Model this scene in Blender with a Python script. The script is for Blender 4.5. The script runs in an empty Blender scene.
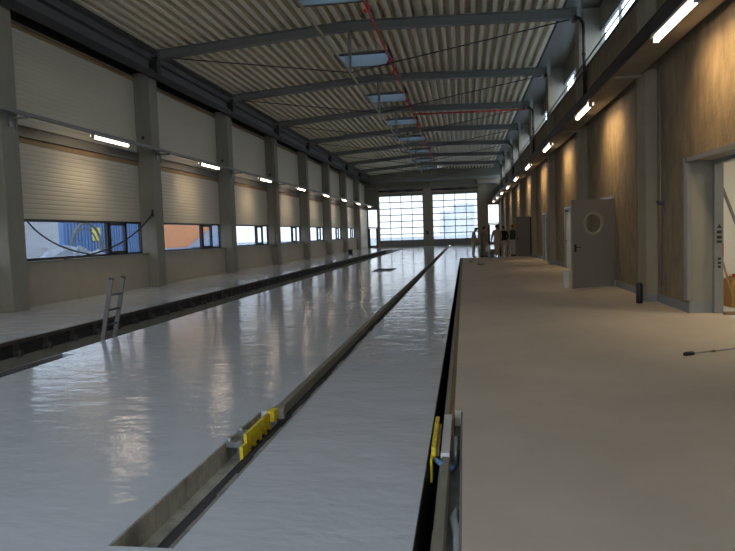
import bpy, bmesh, math, random
from mathutils import Vector, Matrix
random.seed(7)
scn = bpy.context.scene
C = scn.collection
BAY = 7.386
GY = lambda k: 21.45 + BAY * (k - 1)          # grid line k (k=0 is the nearest column in view)
ORD = ['nearest', 'second nearest', 'third nearest', 'fourth nearest', 'fifth nearest', 'sixth nearest', 'seventh nearest', 'eighth nearest', 'ninth nearest', 'tenth nearest']

# ------------------------------------------------------------------ materials
def srgb(r, g, b):
    f = lambda c: (c / 255 / 12.92) if c / 255 <= 0.04045 else ((c / 255 + 0.055) / 1.055) ** 2.4
    return (f(r), f(g), f(b), 1)
def mat(name, col, rough=0.6, metal=0.0, var=0.0, vscale=3.0, bump=0.0, bscale=20.0, stretch=(1, 1, 1), spec=0.5, vstretch=(1, 1, 1), dark=None):
    m = bpy.data.materials.new(name); m.use_nodes = True
    nt = m.node_tree; b = nt.nodes['Principled BSDF']
    b.inputs['Base Color'].default_value = col
    b.inputs['Roughness'].default_value = rough
    b.inputs['Metallic'].default_value = metal
    b.inputs['Specular IOR Level'].default_value = spec
    tc = nt.nodes.new('ShaderNodeTexCoord')
    if var > 0:
        mp = nt.nodes.new('ShaderNodeMapping'); mp.inputs['Scale'].default_value = vstretch
        n = nt.nodes.new('ShaderNodeTexNoise'); n.inputs['Scale'].default_value = vscale; n.inputs['Detail'].default_value = 6; n.inputs['Roughness'].default_value = 0.65
        nt.links.new(tc.outputs['Object'], mp.inputs[0]); nt.links.new(mp.outputs[0], n.inputs['Vector'])
        cr = nt.nodes.new('ShaderNodeValToRGB')
        d = dark or tuple(c * (1 - var) for c in col[:3]) + (1,)
        l = tuple(min(1, c * (1 + var * .6)) for c in col[:3]) + (1,)
        cr.color_ramp.elements[0].position = 0.32; cr.color_ramp.elements[0].color = d
        cr.color_ramp.elements[1].position = 0.68; cr.color_ramp.elements[1].color = l
        nt.links.new(n.outputs['Fac'], cr.inputs[0]); nt.links.new(cr.outputs[0], b.inputs['Base Color'])
    if bump > 0:
        mp = nt.nodes.new('ShaderNodeMapping'); mp.inputs['Scale'].default_value = stretch
        n = nt.nodes.new('ShaderNodeTexNoise'); n.inputs['Scale'].default_value = bscale; n.inputs['Detail'].default_value = 3
        nt.links.new(tc.outputs['Object'], mp.inputs[0]); nt.links.new(mp.outputs[0], n.inputs['Vector'])
        bp = nt.nodes.new('ShaderNodeBump'); bp.inputs['Strength'].default_value = bump; bp.inputs['Distance'].default_value = 0.02
        nt.links.new(n.outputs['Fac'], bp.inputs['Height']); nt.links.new(bp.outputs[0], b.inputs['Normal'])
    return m
def emis(name, col, s):
    m = bpy.data.materials.new(name); m.use_nodes = True
    nt = m.node_tree; nt.nodes.clear()
    e = nt.nodes.new('ShaderNodeEmission'); o = nt.nodes.new('ShaderNodeOutputMaterial')
    e.inputs[0].default_value = col; e.inputs[1].default_value = s
    nt.links.new(e.outputs[0], o.inputs[0]); return m
def glass(name, tint, gloss=0.06, diff=0.0, dcol=(.8, .85, .9, 1)):
    m = bpy.data.materials.new(name); m.use_nodes = True
    nt = m.node_tree; nt.nodes.clear()
    t = nt.nodes.new('ShaderNodeBsdfTransparent'); t.inputs[0].default_value = tint
    g = nt.nodes.new('ShaderNodeBsdfGlossy'); g.inputs['Roughness'].default_value = 0.03
    mx = nt.nodes.new('ShaderNodeMixShader'); mx.inputs[0].default_value = gloss
    o = nt.nodes.new('ShaderNodeOutputMaterial')
    nt.links.new(t.outputs[0], mx.inputs[1]); nt.links.new(g.outputs[0], mx.inputs[2])
    out = mx
    if diff > 0:
        d = nt.nodes.new('ShaderNodeBsdfTranslucent'); d.inputs[0].default_value = dcol
        m2 = nt.nodes.new('ShaderNodeMixShader'); m2.inputs[0].default_value = diff
        nt.links.new(mx.outputs[0], m2.inputs[1]); nt.links.new(d.outputs[0], m2.inputs[2]); out = m2
    nt.links.new(out.outputs[0], o.inputs[0]); return m

M = {}
# wet-looking coated floor: fine rolling marks across, big puddled sheen
def floor_mat():
    m = mat('coated_floor', srgb(200, 205, 211), 0.17, var=0.05, vscale=0.6)
    nt = m.node_tree; b = nt.nodes['Principled BSDF']
    tc = nt.nodes.new('ShaderNodeTexCoord')
    def noise(sc, scale, det):
        mp = nt.nodes.new('ShaderNodeMapping'); mp.inputs['Scale'].default_value = sc
        n = nt.nodes.new('ShaderNodeTexNoise'); n.inputs['Scale'].default_value = scale; n.inputs['Detail'].default_value = det
        nt.links.new(tc.outputs['Object'], mp.inputs[0]); nt.links.new(mp.outputs[0], n.inputs['Vector']); return n
    n1 = noise((0.55, 1.0, 1), 3.2, 2.0); n2 = noise((0.6, 1, 1), 16, 3.0)
    b1 = nt.nodes.new('ShaderNodeBump'); b1.inputs['Strength'].default_value = 0.40; b1.inputs['Distance'].default_value = 0.03
    b2 = nt.nodes.new('ShaderNodeBump'); b2.inputs['Strength'].default_value = 0.42; b2.inputs['Distance'].default_value = 0.008
    nt.links.new(n1.outputs['Fac'], b1.inputs['Height']); nt.links.new(n2.outputs['Fac'], b2.inputs['Height'])
    nt.links.new(b1.outputs[0], b2.inputs['Normal']); nt.links.new(b2.outputs[0], b.inputs['Normal'])
    n3 = noise((1, 0.5, 1), 0.9, 5)
    mr = nt.nodes.new('ShaderNodeMapRange'); mr.inputs['From Min'].default_value = .35; mr.inputs['From Max'].default_value = .65
    mr.inputs['To Min'].default_value = 0.05; mr.inputs['To Max'].default_value = 0.12
    nt.links.new(n3.outputs['Fac'], mr.inputs['Value']); nt.links.new(mr.outputs[0], b.inputs['Roughness'])
    return m
M['gloss'] = floor_mat()
M['beige'] = mat('dusty_concrete', srgb(192, 182, 166), 0.62, var=0.10, vscale=0.8, bump=0.05, bscale=60)
M['conc'] = mat('cast_concrete', srgb(132, 128, 114), 0.75, var=0.14, vscale=1.6, bump=0.12, bscale=18, vstretch=(1, 1, .35))
M['concdark'] = mat('stained_pit_concrete', srgb(128, 126, 118), 0.8, var=0.35, vscale=5, bump=0.3, bscale=25, vstretch=(1, 1, .3))
M['stain'] = mat('streaked_channel_concrete', srgb(184, 180, 164), 0.8, var=0.15, vscale=5, bump=0.3, bscale=25, vstretch=(1, 1, .5), dark=srgb(128, 124, 112))
M['parapet'] = mat('smooth_concrete', srgb(158, 149, 130), 0.7, var=0.06, vscale=1.2)
M['pillar'] = mat('pale_pillar_concrete', srgb(142, 132, 112), 0.75, var=0.12, vscale=2, bump=0.1, bscale=20)
M['steel'] = mat('painted_steel', srgb(118, 118, 112), 0.45, 0.0, var=0.05, vscale=2)
M['steeldark'] = mat('dark_steel', srgb(50, 50, 48), 0.5, 0.2)
M['steelmid'] = mat('weathered_eaves_steel', srgb(84, 86, 86), 0.5)
M['galv'] = mat('galvanised_steel', srgb(140, 142, 140), 0.4, 0.5, var=0.08, vscale=6)
M['deck'] = mat('roof_deck_sheet', srgb(226, 218, 192), 0.5, 0.0, var=0.05, vscale=1)
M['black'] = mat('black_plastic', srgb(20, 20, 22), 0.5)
M['rubber_shade'] = mat('black_rubber_and_shade', srgb(38, 37, 36), 0.55, var=0.3, vscale=12)  # black of the round rail, also used as painted shade in the pit recess
M['rail'] = mat('rusty_rail_steel', srgb(88, 82, 76), 0.5, 0.5, var=0.3, vscale=8)
M['red'] = mat('red_pipe_paint', srgb(190, 52, 36), 0.45)
M['rod'] = mat('tie_rod_steel', srgb(62, 60, 56), 0.5, 0.5)
M['ladder'] = mat('dull_ladder_metal', srgb(96, 92, 92), 0.45, 0.3)
M['brown'] = mat('brown_timber_strip', srgb(140, 118, 80), 0.7, var=0.15, vscale=5)
M['frame'] = mat('anthracite_frame', srgb(34, 37, 42), 0.4)
M['door'] = mat('grey_door_paint', srgb(138, 130, 118), 0.5)
M['doorwhite'] = mat('white_door_paint', srgb(205, 203, 198), 0.5)
M['doorbrown'] = mat('brown_grey_door', srgb(120, 108, 90), 0.5)
M['white'] = mat('white_plaster', srgb(235, 232, 222), 0.8)
M['seal'] = mat('white_strip', srgb(240, 240, 236), 0.5)
M['yellow'] = mat('yellow_paint', srgb(228, 212, 40), 0.45, var=0.25, vscale=14, dark=srgb(196, 158, 40))
M['skirt'] = mat('blue_grey_skirting', srgb(122, 126, 124), 0.5)
M['card'] = mat('cardboard', srgb(170, 128, 78), 0.8, var=0.1, vscale=6)
M['wood'] = mat('bare_wood', srgb(186, 140, 86), 0.7, var=0.15, vscale=10)
M['housing'] = mat('lamp_housing', srgb(150, 154, 156), 0.4, 0.2)
M['tube'] = emis('warm_tube_glow', (1.0, .74, .54, 1), 16)
M['glass'] = glass('window_glass', (.93, .96, 1, 1))
M['tinted'] = glass('tinted_window_glass', (.50, .52, .55, 1))
M['cleargate'] = glass('rear_gate_glazing', (.95, .97, 1, 1), .04)
M['gateglass'] = glass('gate_glazing', (.52, .53, .54, 1), 0.04, 0.08)
M['dome'] = glass('skylight_dome', (.12, .165, .22, 1), 0.02, 0.6, (.20, .28, .38, 1))
M['skin'] = mat('skin', srgb(176, 128, 104), 0.6)
M['overall'] = mat('pale_work_cloth', srgb(172, 150, 132), 0.85)
M['beigecloth'] = mat('beige_work_cloth', srgb(184, 172, 150), 0.85)
M['khaki'] = mat('olive_cloth', srgb(120, 118, 96), 0.85)
M['palegrey'] = mat('pale_grey_cloth', srgb(186, 180, 164), 0.85)
M['darkcloth'] = mat('black_cloth', srgb(26, 26, 32), 0.85)
M['green'] = mat('dark_green_cloth', srgb(52, 66, 50), 0.85)
M['hair'] = mat('dark_hair', srgb(30, 24, 22), 0.7)
M['redcap'] = mat('red_cap_cloth', srgb(190, 44, 40), 0.8)
M['shoe'] = mat('dark_shoe', srgb(40, 36, 34), 0.6)
M['snow'] = mat('wet_snow_ground', srgb(178, 184, 192), 0.9, var=0.3, vscale=0.7)
M['bluepaint'] = mat('blue_container_paint', srgb(98, 130, 172), 0.6)
M['yellowpaint'] = mat('pale_yellow_paint', srgb(232, 214, 110), 0.6)
M['orange'] = mat('orange_facade', srgb(226, 150, 96), 0.7, var=0.05, vscale=0.3)
M['farfac'] = mat('distant_grey_facade', srgb(150, 164, 184), 0.8)
M['ext'] = mat('pale_facade', srgb(206, 206, 206), 0.8, var=0.1, vscale=0.3)

# sandwich panel cladding: fine horizontal ribs running along Y, every 11 cm in Z
def clad():
    m = mat('ribbed_cladding_panel', srgb(188, 182, 162), 0.5)
    nt = m.node_tree; b = nt.nodes['Principled BSDF']
    tc = nt.nodes.new('ShaderNodeTexCoord')
    sp = nt.nodes.new('ShaderNodeSeparateXYZ'); nt.links.new(tc.outputs['Object'], sp.inputs[0])
    mu = nt.nodes.new('ShaderNodeMath'); mu.operation = 'MULTIPLY'; mu.inputs[1].default_value = 8.0
    nt.links.new(sp.outputs['Z'], mu.inputs[0])
    fr = nt.nodes.new('ShaderNodeMath'); fr.operation = 'FRACT'; nt.links.new(mu.outputs[0], fr.inputs[0])
    cr = nt.nodes.new('ShaderNodeValToRGB'); e = cr.color_ramp.elements
    e[0].position = 0.0; e[0].color = (0, 0, 0, 1); e[1].position = 0.25; e[1].color = (1, 1, 1, 1)
    x = cr.color_ramp.elements.new(0.85); x.color = (1, 1, 1, 1); x = cr.color_ramp.elements.new(1.0); x.color = (0, 0, 0, 1)
    nt.links.new(fr.outputs[0], cr.inputs[0])
    bp = nt.nodes.new('ShaderNodeBump'); bp.inputs['Strength'].default_value = 0.55; bp.inputs['Distance'].default_value = 0.02
    nt.links.new(cr.outputs[0], bp.inputs['Height']); nt.links.new(bp.outputs[0], b.inputs['Normal'])
    return m
M['clad'] = clad()
# rough right wall: brown-grey, trowelled, faint panel joints
M['rough'] = mat('rough_wall_board', srgb(128, 112, 86), 0.8, var=0.34, vscale=3.4, bump=0.6, bscale=14, vstretch=(1, 1, .5))

# ------------------------------------------------------------------ mesh helpers
def BM(): return bmesh.new()
def box(bm, x0, x1, y0, y1, z0, z1, mi=0):
    vs = [bm.verts.new((x, y, z)) for x in (x0, x1) for y in (y0, y1) for z in (z0, z1)]
    fs = []
    for a in ((0, 1, 3, 2), (4, 6, 7, 5), (0, 4, 5, 1), (2, 3, 7, 6), (0, 2, 6, 4), (1, 5, 7, 3)):
        f = bm.faces.new([vs[i] for i in a]); f.material_index = mi; fs.append(f)
    return vs
def obox(bm, c, ax, ay, az, mi=0):            # oriented box: centre + three half-axis vectors
    c, ax, ay, az = map(Vector, (c, ax, ay, az))
    vs = [bm.verts.new(c + sx * ax + sy * ay + sz * az) for sx in (-1, 1) for sy in (-1, 1) for sz in (-1, 1)]
    for a in ((0, 1, 3, 2), (4, 6, 7, 5), (0, 4, 5, 1), (2, 3, 7, 6), (0, 2, 6, 4), (1, 5, 7, 3)):
        f = bm.faces.new([vs[i] for i in a]); f.material_index = mi
def prism(bm, prof, a, b, mi=0):              # profile [(u,v)] in XZ extruded along Y from a to b
    A = [bm.verts.new((u, a, v)) for u, v in prof]; B = [bm.verts.new((u, b, v)) for u, v in prof]
    n = len(prof)
    for i in range(n):
        f = bm.faces.new((A[i], A[(i + 1) % n], B[(i + 1) % n], B[i])); f.material_index = mi
    bm.faces.new(A[::-1]).material_index = mi; bm.faces.new(B).material_index = mi
def tube(bm, pts, r, n=8, mi=0, cap=True, smooth=True):
    pts = [Vector(p) for p in pts]; rings = []
    for i, p in enumerate(pts):
        d = (pts[min(i + 1, len(pts) - 1)] - pts[max(i - 1, 0)]).normalized()
        u = d.cross(Vector((0, 0, 1)))
        if u.length < 1e-3: u = d.cross(Vector((1, 0, 0)))
        u.normalize(); v = d.cross(u)
        rr = r[i] if isinstance(r, (list, tuple)) else r
        rings.append([bm.verts.new(p + rr * (math.cos(t) * u + math.sin(t) * v)) for t in [2 * math.pi * k / n for k in range(n)]])
    for a, b in zip(rings, rings[1:]):
        for k in range(n):
            f = bm.faces.new((a[k], a[(k + 1) % n], b[(k + 1) % n], b[k])); f.material_index = mi; f.smooth = smooth
    if cap:
        bm.faces.new(rings[0][::-1]).material_index = mi; bm.faces.new(rings[-1]).material_index = mi
def ring(bm, c, R, r, axis='X', n=32, k=8, mi=0):
    c = Vector(c); rs = []
    e1, e2, e3 = {'X': (Vector((0, 1, 0)), Vector((0, 0, 1)), Vector((1, 0, 0))), 'Y': (Vector((1, 0, 0)), Vector((0, 0, 1)), Vector((0, 1, 0)))}[axis] if isinstance(axis, str) else axis
    for i in range(n):
        t = 2 * math.pi * i / n; d = math.cos(t) * e1 + math.sin(t) * e2
        rs.append([bm.verts.new(c + d * (R + r * math.cos(s)) + e3 * (r * math.sin(s))) for s in [2 * math.pi * j / k for j in range(k)]])
    for i in range(n):
        a, b = rs[i], rs[(i + 1) % n]
        for j in range(k):
            f = bm.faces.new((a[j], a[(j + 1) % k], b[(j + 1) % k], b[j])); f.smooth = True; f.material_index = mi
def obj(name, bm, mats, parent=None):
    me = bpy.data.meshes.new(name)
    bmesh.ops.recalc_face_normals(bm, faces=bm.faces); bm.to_mesh(me); bm.free()
    for m in (mats if isinstance(mats, (list, tuple)) else [mats]): me.materials.append(m)
    o = bpy.data.objects.new(name, me); C.objects.link(o)
    if parent: o.parent = parent
    return o
def thing(name, label, cat, loc=(0, 0, 0), rz=0.0, group=None):
    o = bpy.data.objects.new(name, None); C.objects.link(o)
    o.location = loc; o.rotation_euler = (0, 0, rz); o.empty_display_size = .3
    tag(o, label, cat, group); return o
def tag(o, label, cat, group=None):
    o['label'] = label; o['category'] = cat
    if group: o['group'] = group
    return o
def struct(o, label=None, cat=None):
    o['kind'] = 'structure'
    if label: o['label'] = label
    if cat: o['category'] = cat
    return o
def sthing(name, label, cat, loc=(0, 0, 0), rz=0.0):
    o = thing(name, label, cat, loc, rz); o['kind'] = 'structure'; return o
def kids(o): return [c for c in C.objects if c.parent == o]
def dup(root, loc, label, rz=None):
    def rec(o, p):
        c = o.copy(); C.objects.link(c)
        if p: c.parent = p
        for ch in kids(o): rec(ch, c)
        return c
    r = rec(root, None); r.location = loc
    if rz is not None: r.rotation_euler = (0, 0, rz)
    if label: r['label'] = label
    return r

# ------------------------------------------------------------------ floor
YB, YF = -3.0, 73.2                            # back wall, far wall
XP0, XP1 = -7.42, -5.75                        # inspection pit
bm = BM(); D = -1.5
box(bm, -11.3, XP0, YB, YF, D, 0)                              # walkway by the windows
box(bm, XP0, XP1, 61.0, YF, D, 0)
box(bm, XP1, -5.50, 8.45, YF, D, 0); box(bm, XP1, -5.50, YB, 8.45, D, -0.10)
box(bm, -5.50, -3.80, YB, YF, D, 0)
box(bm, -3.80, -3.02, YB, 26.5, D, 0); box(bm, -3.80, -3.02, 28.6, YF, D, 0)
box(bm, -3.02, -1.86, YB, YF, D, 0)
box(bm, -1.86, -1.50, YB, 3.02, D, 0)
box(bm, -1.86, -1.76, 5.55, YF, D, 0)
box(bm, -1.50, -0.29, YB, YF, D, 0)
box(bm, -0.29, 4.0, 37.8, YF, D, 0)
fl = obj('floor', bm, M['gloss']); struct(fl, 'glossy pale grey coated hall floor', 'floor')
bm = BM()
box(bm, -0.05, 4.3, YB, 37.8, D, 0.001); box(bm, -0.12, -0.05, 5.62, 37.8, D, 0.001)
box(bm, 3.86, 4.3, 37.8, YF, D, 0.001)
fb = obj('floor', bm, M['beige']); struct(fb, 'bare beige concrete floor along the right wall', 'floor')
# pit lining
bm = BM()
box(bm, XP0 - .02, XP0 + .015, YB, 61.0, D, -0.27)             # left pit wall below the rail recess
box(bm, XP1 - .015, XP1 + .02, YB, 61.0, D, -0.10)
box(bm, XP0, XP1, YB, 61.0, D - .1, D + .02)
box(bm, -3.80, -3.02, 26.5, 28.6, D - .1, D + .02)
struct(obj('floor', bm, M['conc']), 'grey concrete lining of the long inspection pit', 'floor')
# rail of the left pit wall; a black strip stands in for its shaded recess
pr = thing('pit_rail', 'dark rail on brackets along the window side of the long pit', 'rail', (XP0, 0, 0))
bm = BM(); box(bm, 0, .10, YB, 61.0, -.05, 0.012); obj('rail_head', bm, M['rail'], pr)
bm = BM(); box(bm, -.015, .03, YB, 61.0, -.27, -.05); obj('recess_shade_strip', bm, M['rubber_shade'], pr)
bm = BM(); box(bm, .03, .16, -.04, .04, -.22, -.19); box(bm, .03, .055, -.06, .06, -.27, -.05); box(bm, .10, .15, -.03, .03, -.27, -.16)
b0 = obj('rail_bracket', bm, M['rail'], pr); b0.location.y = 7.35
for i in range(1, 68):
    c = b0.copy(); C.objects.link(c); c.location.y = 7.35 + .775 * i
bm = BM(); box(bm, 0, .03, YB, 8.45, -.10, .004); box(bm, .24, .25, YB, 8.45, -.10, -.001); box(bm, .03, .24, YB, 8.45, -.10, -.085, 1)
rr = obj('pit_edge_rail', bm, [M['galv'], M['rubber_shade']]); rr.location = (XP1, 0, 0)
tag(rr, 'short open rail groove on the near side of the pit', 'rail')

# left slot (sunken rail channel)
def long_strip(name, profs, label, cat, loc):
    t = thing(name, label, cat, loc)
    for nm, bmf, m in profs:
        b = BM(); bmf(b); obj(nm, b, m, t)
    return t
def f1(b): box(b, 0, .012, 3.02, 5.55, -.30, -.004); box(b, 0, .012, 3.02, 3.032, -.30, -.004)
def f2(b): prism(b, [(.012, -.34), (.125, -.34), (.125, -.165), (.10, -.15), (.012, -.155)], 3.03, 5.55); box(b, .012, .36, 3.02, 3.06, -.3, -.03)
def f2b(b): box(b, .10, .155, 5.56, 73.1, -.30, -.012)
def f3(b): tube(b, [(.21, 3.07, -.16), (.21, 73.1, -.16)], .075, 16)
def f4(b):
    y = 3.02
    while y < 73:
        s = .35 if y < 12 else 3.0
        w = random.uniform(.028, .055)
        box(b, .36 - w, .36, y, min(y + s, 73.1), -.30, -.008); y += s
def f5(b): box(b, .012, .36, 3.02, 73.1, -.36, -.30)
long_strip('channel_rail', [('channel_wall', f1, M['stain']), ('concrete_ledge', f2, M['stain']), ('edge_strip', f2b, M['conc']), ('running_rail', f3, M['rubber_shade']), ('broken_edge', f4, M['concdark']), ('channel_bottom', f5, M['rubber_shade'])],
           'dark round rail sunk in the left floor channel', 'rail', (-1.86, 0, 0))
# right slot
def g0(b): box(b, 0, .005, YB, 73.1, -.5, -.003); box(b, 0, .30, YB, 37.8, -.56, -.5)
def g1(b):
    y = YB
    while y < 4.45:
        w = random.uniform(-.004, .004)
        prism(b, [(.085 + w, -.45), (.085 + w, -.03), (.10 + w, -.012), (.145, -.012), (.155, -.03), (.155, -.45)], y, y + .42); y += .425
def g2(b): box(b, .155, .235, YB, 5.60, -.45, -.13)
def g3(b): box(b, .225, .238, YB, 5.60, -.13, -.004)
def g4(b): box(b, .085, .125, 4.75, 37.8, -.45, -.008)
def g5(b): box(b, .125, .168, 5.2, 37.8, -.45, -.02)
long_strip('track_rail', [('slot_wall', g0, M['black']), ('concrete_kerb', g1, M['conc']), ('channel_bottom', g2, M['concdark']), ('channel_wall', g3, M['skirt']), ('rail_head', g4, M['conc']), ('timber_strip', g5, M['brown'])],
           'pale kerb and rail beside the black slot at the beige floor edge', 'rail', (-0.29, 0, 0))

# yellow clamps standing in the channels
def clamp(name, label, loc, mir=1):
    t = thing(name, label, 'rail clamp', loc)
    b = BM(); box(b, -.012 * 1, .012, -.32, .30, -.12, .06); box(b, -.012, .012, -.42, -.32, -.16, -.01)
    box(b, -.05 if mir < 0 else -.012, .05 if mir > 0 else .012, .28, .40, -.02, .07)
    obj('yellow_plate', b, M['yellow'], t)
    for k in range(4):
        b = BM(); y = -.22 + .14 * k
        tube(b, [(.010, y, -.075), (.030, y, -.075)], .016, 8); obj('bolt', b, M['black'], t)
    b = BM(); s = -1 if mir > 0 else 1
    box(b, min(s * .05, s * .014), max(s * .05, s * .014), -.36, .26, -.10, .02); box(b, min(s * .16, s * .05), max(s * .16, s * .05), -.34, -.26, -.04, .0)
    box(b, min(s * .16, s * .05), max(s * .16, s * .05), -.08, 0, -.04, .0)
    for yy in (-.3, -.04): tube(b, [(s * .13, yy, -.04), (s * .13, yy, .035)], .018, 8)
    obj('steel_bracket', b, M['galv'], t)
    b = BM(); box(b, min(0, mir * .10), max(0, mir * .10), .40, .48, -.03, .06); obj('end_block', b, M['conc'], t)
    return t
clamp('rail_clamp', 'yellow bolted rail clamp standing in the left channel', (-1.70, 5.02, 0))
t = thing('rail_clamp', 'yellow and white rail clamp in the channel beside the beige floor', 'rail clamp', (-0.235, 4.9, 0))
b = BM(); box(b, -.03, .0, -.42, .34, -.03, .055); box(b, -.035, -.02, -.52, -.40, -.16, .0); obj('yellow_plate', b, M['yellow'], t)
b = BM(); box(b, .0, .022, -.36, .22, -.03, .03); obj('timber_pad', b, M['brown'], t)
b = BM(); box(b, .035, .095, -.42, .55, -.2, .015); obj('white_block', b, M['ext'], t)
b = BM(); box(b, .095, .15, -.30, .05, -.14, -.11)
obj('steel_bracket', b, M['galv'], t)
for k in range(4):
    b = BM(); tube(b, [(.135, -.28 + .10 * k, -.11), (.135, -.28 + .10 * k, -.005)], .014, 8); obj('bolt', b, M['galv'], t)
b = BM(); tube(b, [(.0, -.46, -.02), (.05, -.55, -.02), (.10, -.52, -.06), (.13, -.40, -.08)], .02, 8); obj('blue_hose', b, M['bluepaint'], t)
b = BM(); tube(b, [(-.085, 3.15, -.125), (-.075, 3.5, -.11), (-.10, 3.72, -.11), (-.07, 3.95, -.12)], [.012, .03, .028, .012], 6)
tag(obj('cloth_rag', b, M['ext']), 'crumpled pale rag lying in the channel beside the beige floor', 'rag')

# ------------------------------------------------------------------ left wall
XW = -11.05
GR = range(-3, 7)
bm = BM()
for k in range(-4, 9):                         # parapets, one concrete slab per bay
    y0, y1 = max(YB, GY(k - 1) + .3), min(YF, GY(k) - .3)
    if y1 <= YB: continue
    if k <= 8: box(bm, XW - .25, -10.86, y0 - .3, y1 + .3, 0, 1.12)
wl = obj('wall_left', bm, M['parapet']); struct(wl, 'left hall wall of pale concrete parapets and ribbed panels', 'wall')
bm = BM()
for k in range(-3, 9):
    y0, y1 = max(YB, GY(k - 1)), min(YF, GY(k))
    box(bm, XW - .12, XW, y0, y1, 2.24 if k < 8 else 0, 4.22)
    if k == 8: box(bm, XW, -10.855, y0, y1, 0, 4.22)
obj('lower_cladding', bm, M['clad'], wl)
bm = BM()
for k in range(-3, 9):
    y0, y1 = max(YB, GY(k - 1)), min(YF, GY(k)); box(bm, XW - .12, XW, y0, y1, 4.55, 7.2)
obj('upper_cladding', bm, M['clad'], wl)
bm = BM(); box(bm, XW - .2, XW + .06, YB, YF, 4.30, 4.58); box(bm, XW, XW + .12, YB, YF, 4.30, 4.32); box(bm, XW, XW + .12, YB, YF, 4.56, 4.58)
obj('wall_beam', bm, M['steel'], wl)
bm = BM(); box(bm, XW - .02, XW + .02, YB, YF, 4.16, 4.30); box(bm, XW - .02, XW + .02, YB, YF, 7.02, 7.14); obj('timber_strip', bm, M['brown'], wl)
bm = BM(); box(bm, XW - .25, XW - .12, YB, YF, 2.24, 8.3); box(bm, XW - .12, XW, YB, YF, 7.2, 8.3); obj('outer_skin', bm, M['steeldark'], wl)
bm = BM(); box(bm, XW - .35, -10.80, YB, YF, 1.12, 1.15); obj('sill', bm, M['steel'], wl)
# eaves beam + black crane rail on the column heads
bm = BM(); box(bm, -10.75, -10.35, YB, YF, 7.32, 7.38); box(bm, -10.57, -10.53, YB, YF, 7.38, 7.72); box(bm, -10.75, -10.35, YB, YF, 7.72, 7.76)
box(bm, -10.9, -10.62, YB, YF, 7.76, 8.12)
o = obj('eaves_beam', bm, M['steelmid']); tag(o, 'long grey steel eaves beam over the left column heads', 'beam')
bm = BM(); box(bm, -10.62, -10.40, YB + .02, YF - .05, 7.30, 7.32); box(bm, -10.40, -10.30, YB + .02, YF - .05, 7.10, 7.32)
o = obj('cable_duct', bm, M['black']); tag(o, 'black cable duct running along the left column heads', 'duct')

def column(k, label):
    t = thing('concrete_column', label, 'column', (-10.49, GY(k), 0), 0, 'concrete columns along the left wall')
    b = BM(); box(b, -.60, 0, -.30, .30, 0, 7.30); o = obj('shaft', b, M['conc'], t)
    bv = o.modifiers.new('bevel', 'BEVEL'); bv.width = .02; bv.segments = 2
    b = BM(); tube(b, [(-.30, -.30, 5.10), (-.30, -.325, 5.10)], .055, 14); obj('lifting_hole', b, M['black'], t)
    return t
c0 = column(0, 'grey concrete column at the left edge of the photo, nearest in its row')
for k in range(-2, 8):
    if k == 0: continue
    if k > 0: lab = 'grey concrete column on the left wall, %s from the camera' % (ORD[k] if k < 7 else 'farthest')
    else: lab = 'grey concrete column behind the camera on the left wall'
    dup(c0, (-10.49, GY(k), 0), lab)

# windows
def winset(k, n):
    y0, y1 = GY(k - 1) + .30, GY(k) - .27
    lab = 'low ribbon window in the %s window bay of the left wall' % (['edge-cut nearest', 'first full', 'second full', 'third full', 'fourth full', 'fifth full', 'sixth full', 'farthest and last'][k] if k >= 0 else 'hidden')
    t = sthing('window_%d' % n, lab, 'window', (XW - .05, 0, 0))
    z0, z1 = 1.15, 2.24; f = .07
    b = BM(); box(b, -.05, .05, y0, y1, z0, z0 + f); box(b, -.05, .05, y0, y1, z1 - f, z1)
    box(b, -.05, .05, y0, y0 + f, z0, z1); box(b, -.05, .05, y1 - f, y1, z0, z1)
    m1, m2 = y1 - 2.15, y1 - 1.05
    box(b, -.05, .05, m1 - .05, m1 + .05, z0, z1); box(b, -.05, .05, m2 - .05, m2 + .05, z0, z1)
    obj('window_frame', b, M['frame'], t)
    b = BM()
    for (p, q) in ((m1 + .05, m2 - .05),):
        box(b, .0, .07, p, p + .07, z0 + f, z1 - f); box(b, .0, .07, q - .07, q, z0 + f, z1 - f); box(b, .0, .07, p, q, z0 + f, z0 + f + .07); box(b, .0, .07, p, q, z1 - f - .07, z1 - f)
    s = obj('opening_sash', b, M['frame'], t)
    b = BM(); tube(b, [(.09, m1 + .1, 1.6), (.11, m1 + .1, 1.6), (.11, m1 + .1, 1.72)], .012, 6); obj('window_handle', b, M['galv'], s)
    b = BM(); box(b, -.012, 0, y0 + f, m1 - .05, z0 + f, z1 - f); box(b, -.012, 0, m1 + .05, m2 - .05, z0 + f, z1 - f); box(b, -.012, 0, m2 + .05, y1 - f, z0 + f, z1 - f)
    obj('glass_pane', b, M['tinted'], t)
for n, k in enumerate(range(0, 8)): winset(k, n + 1)

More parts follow.
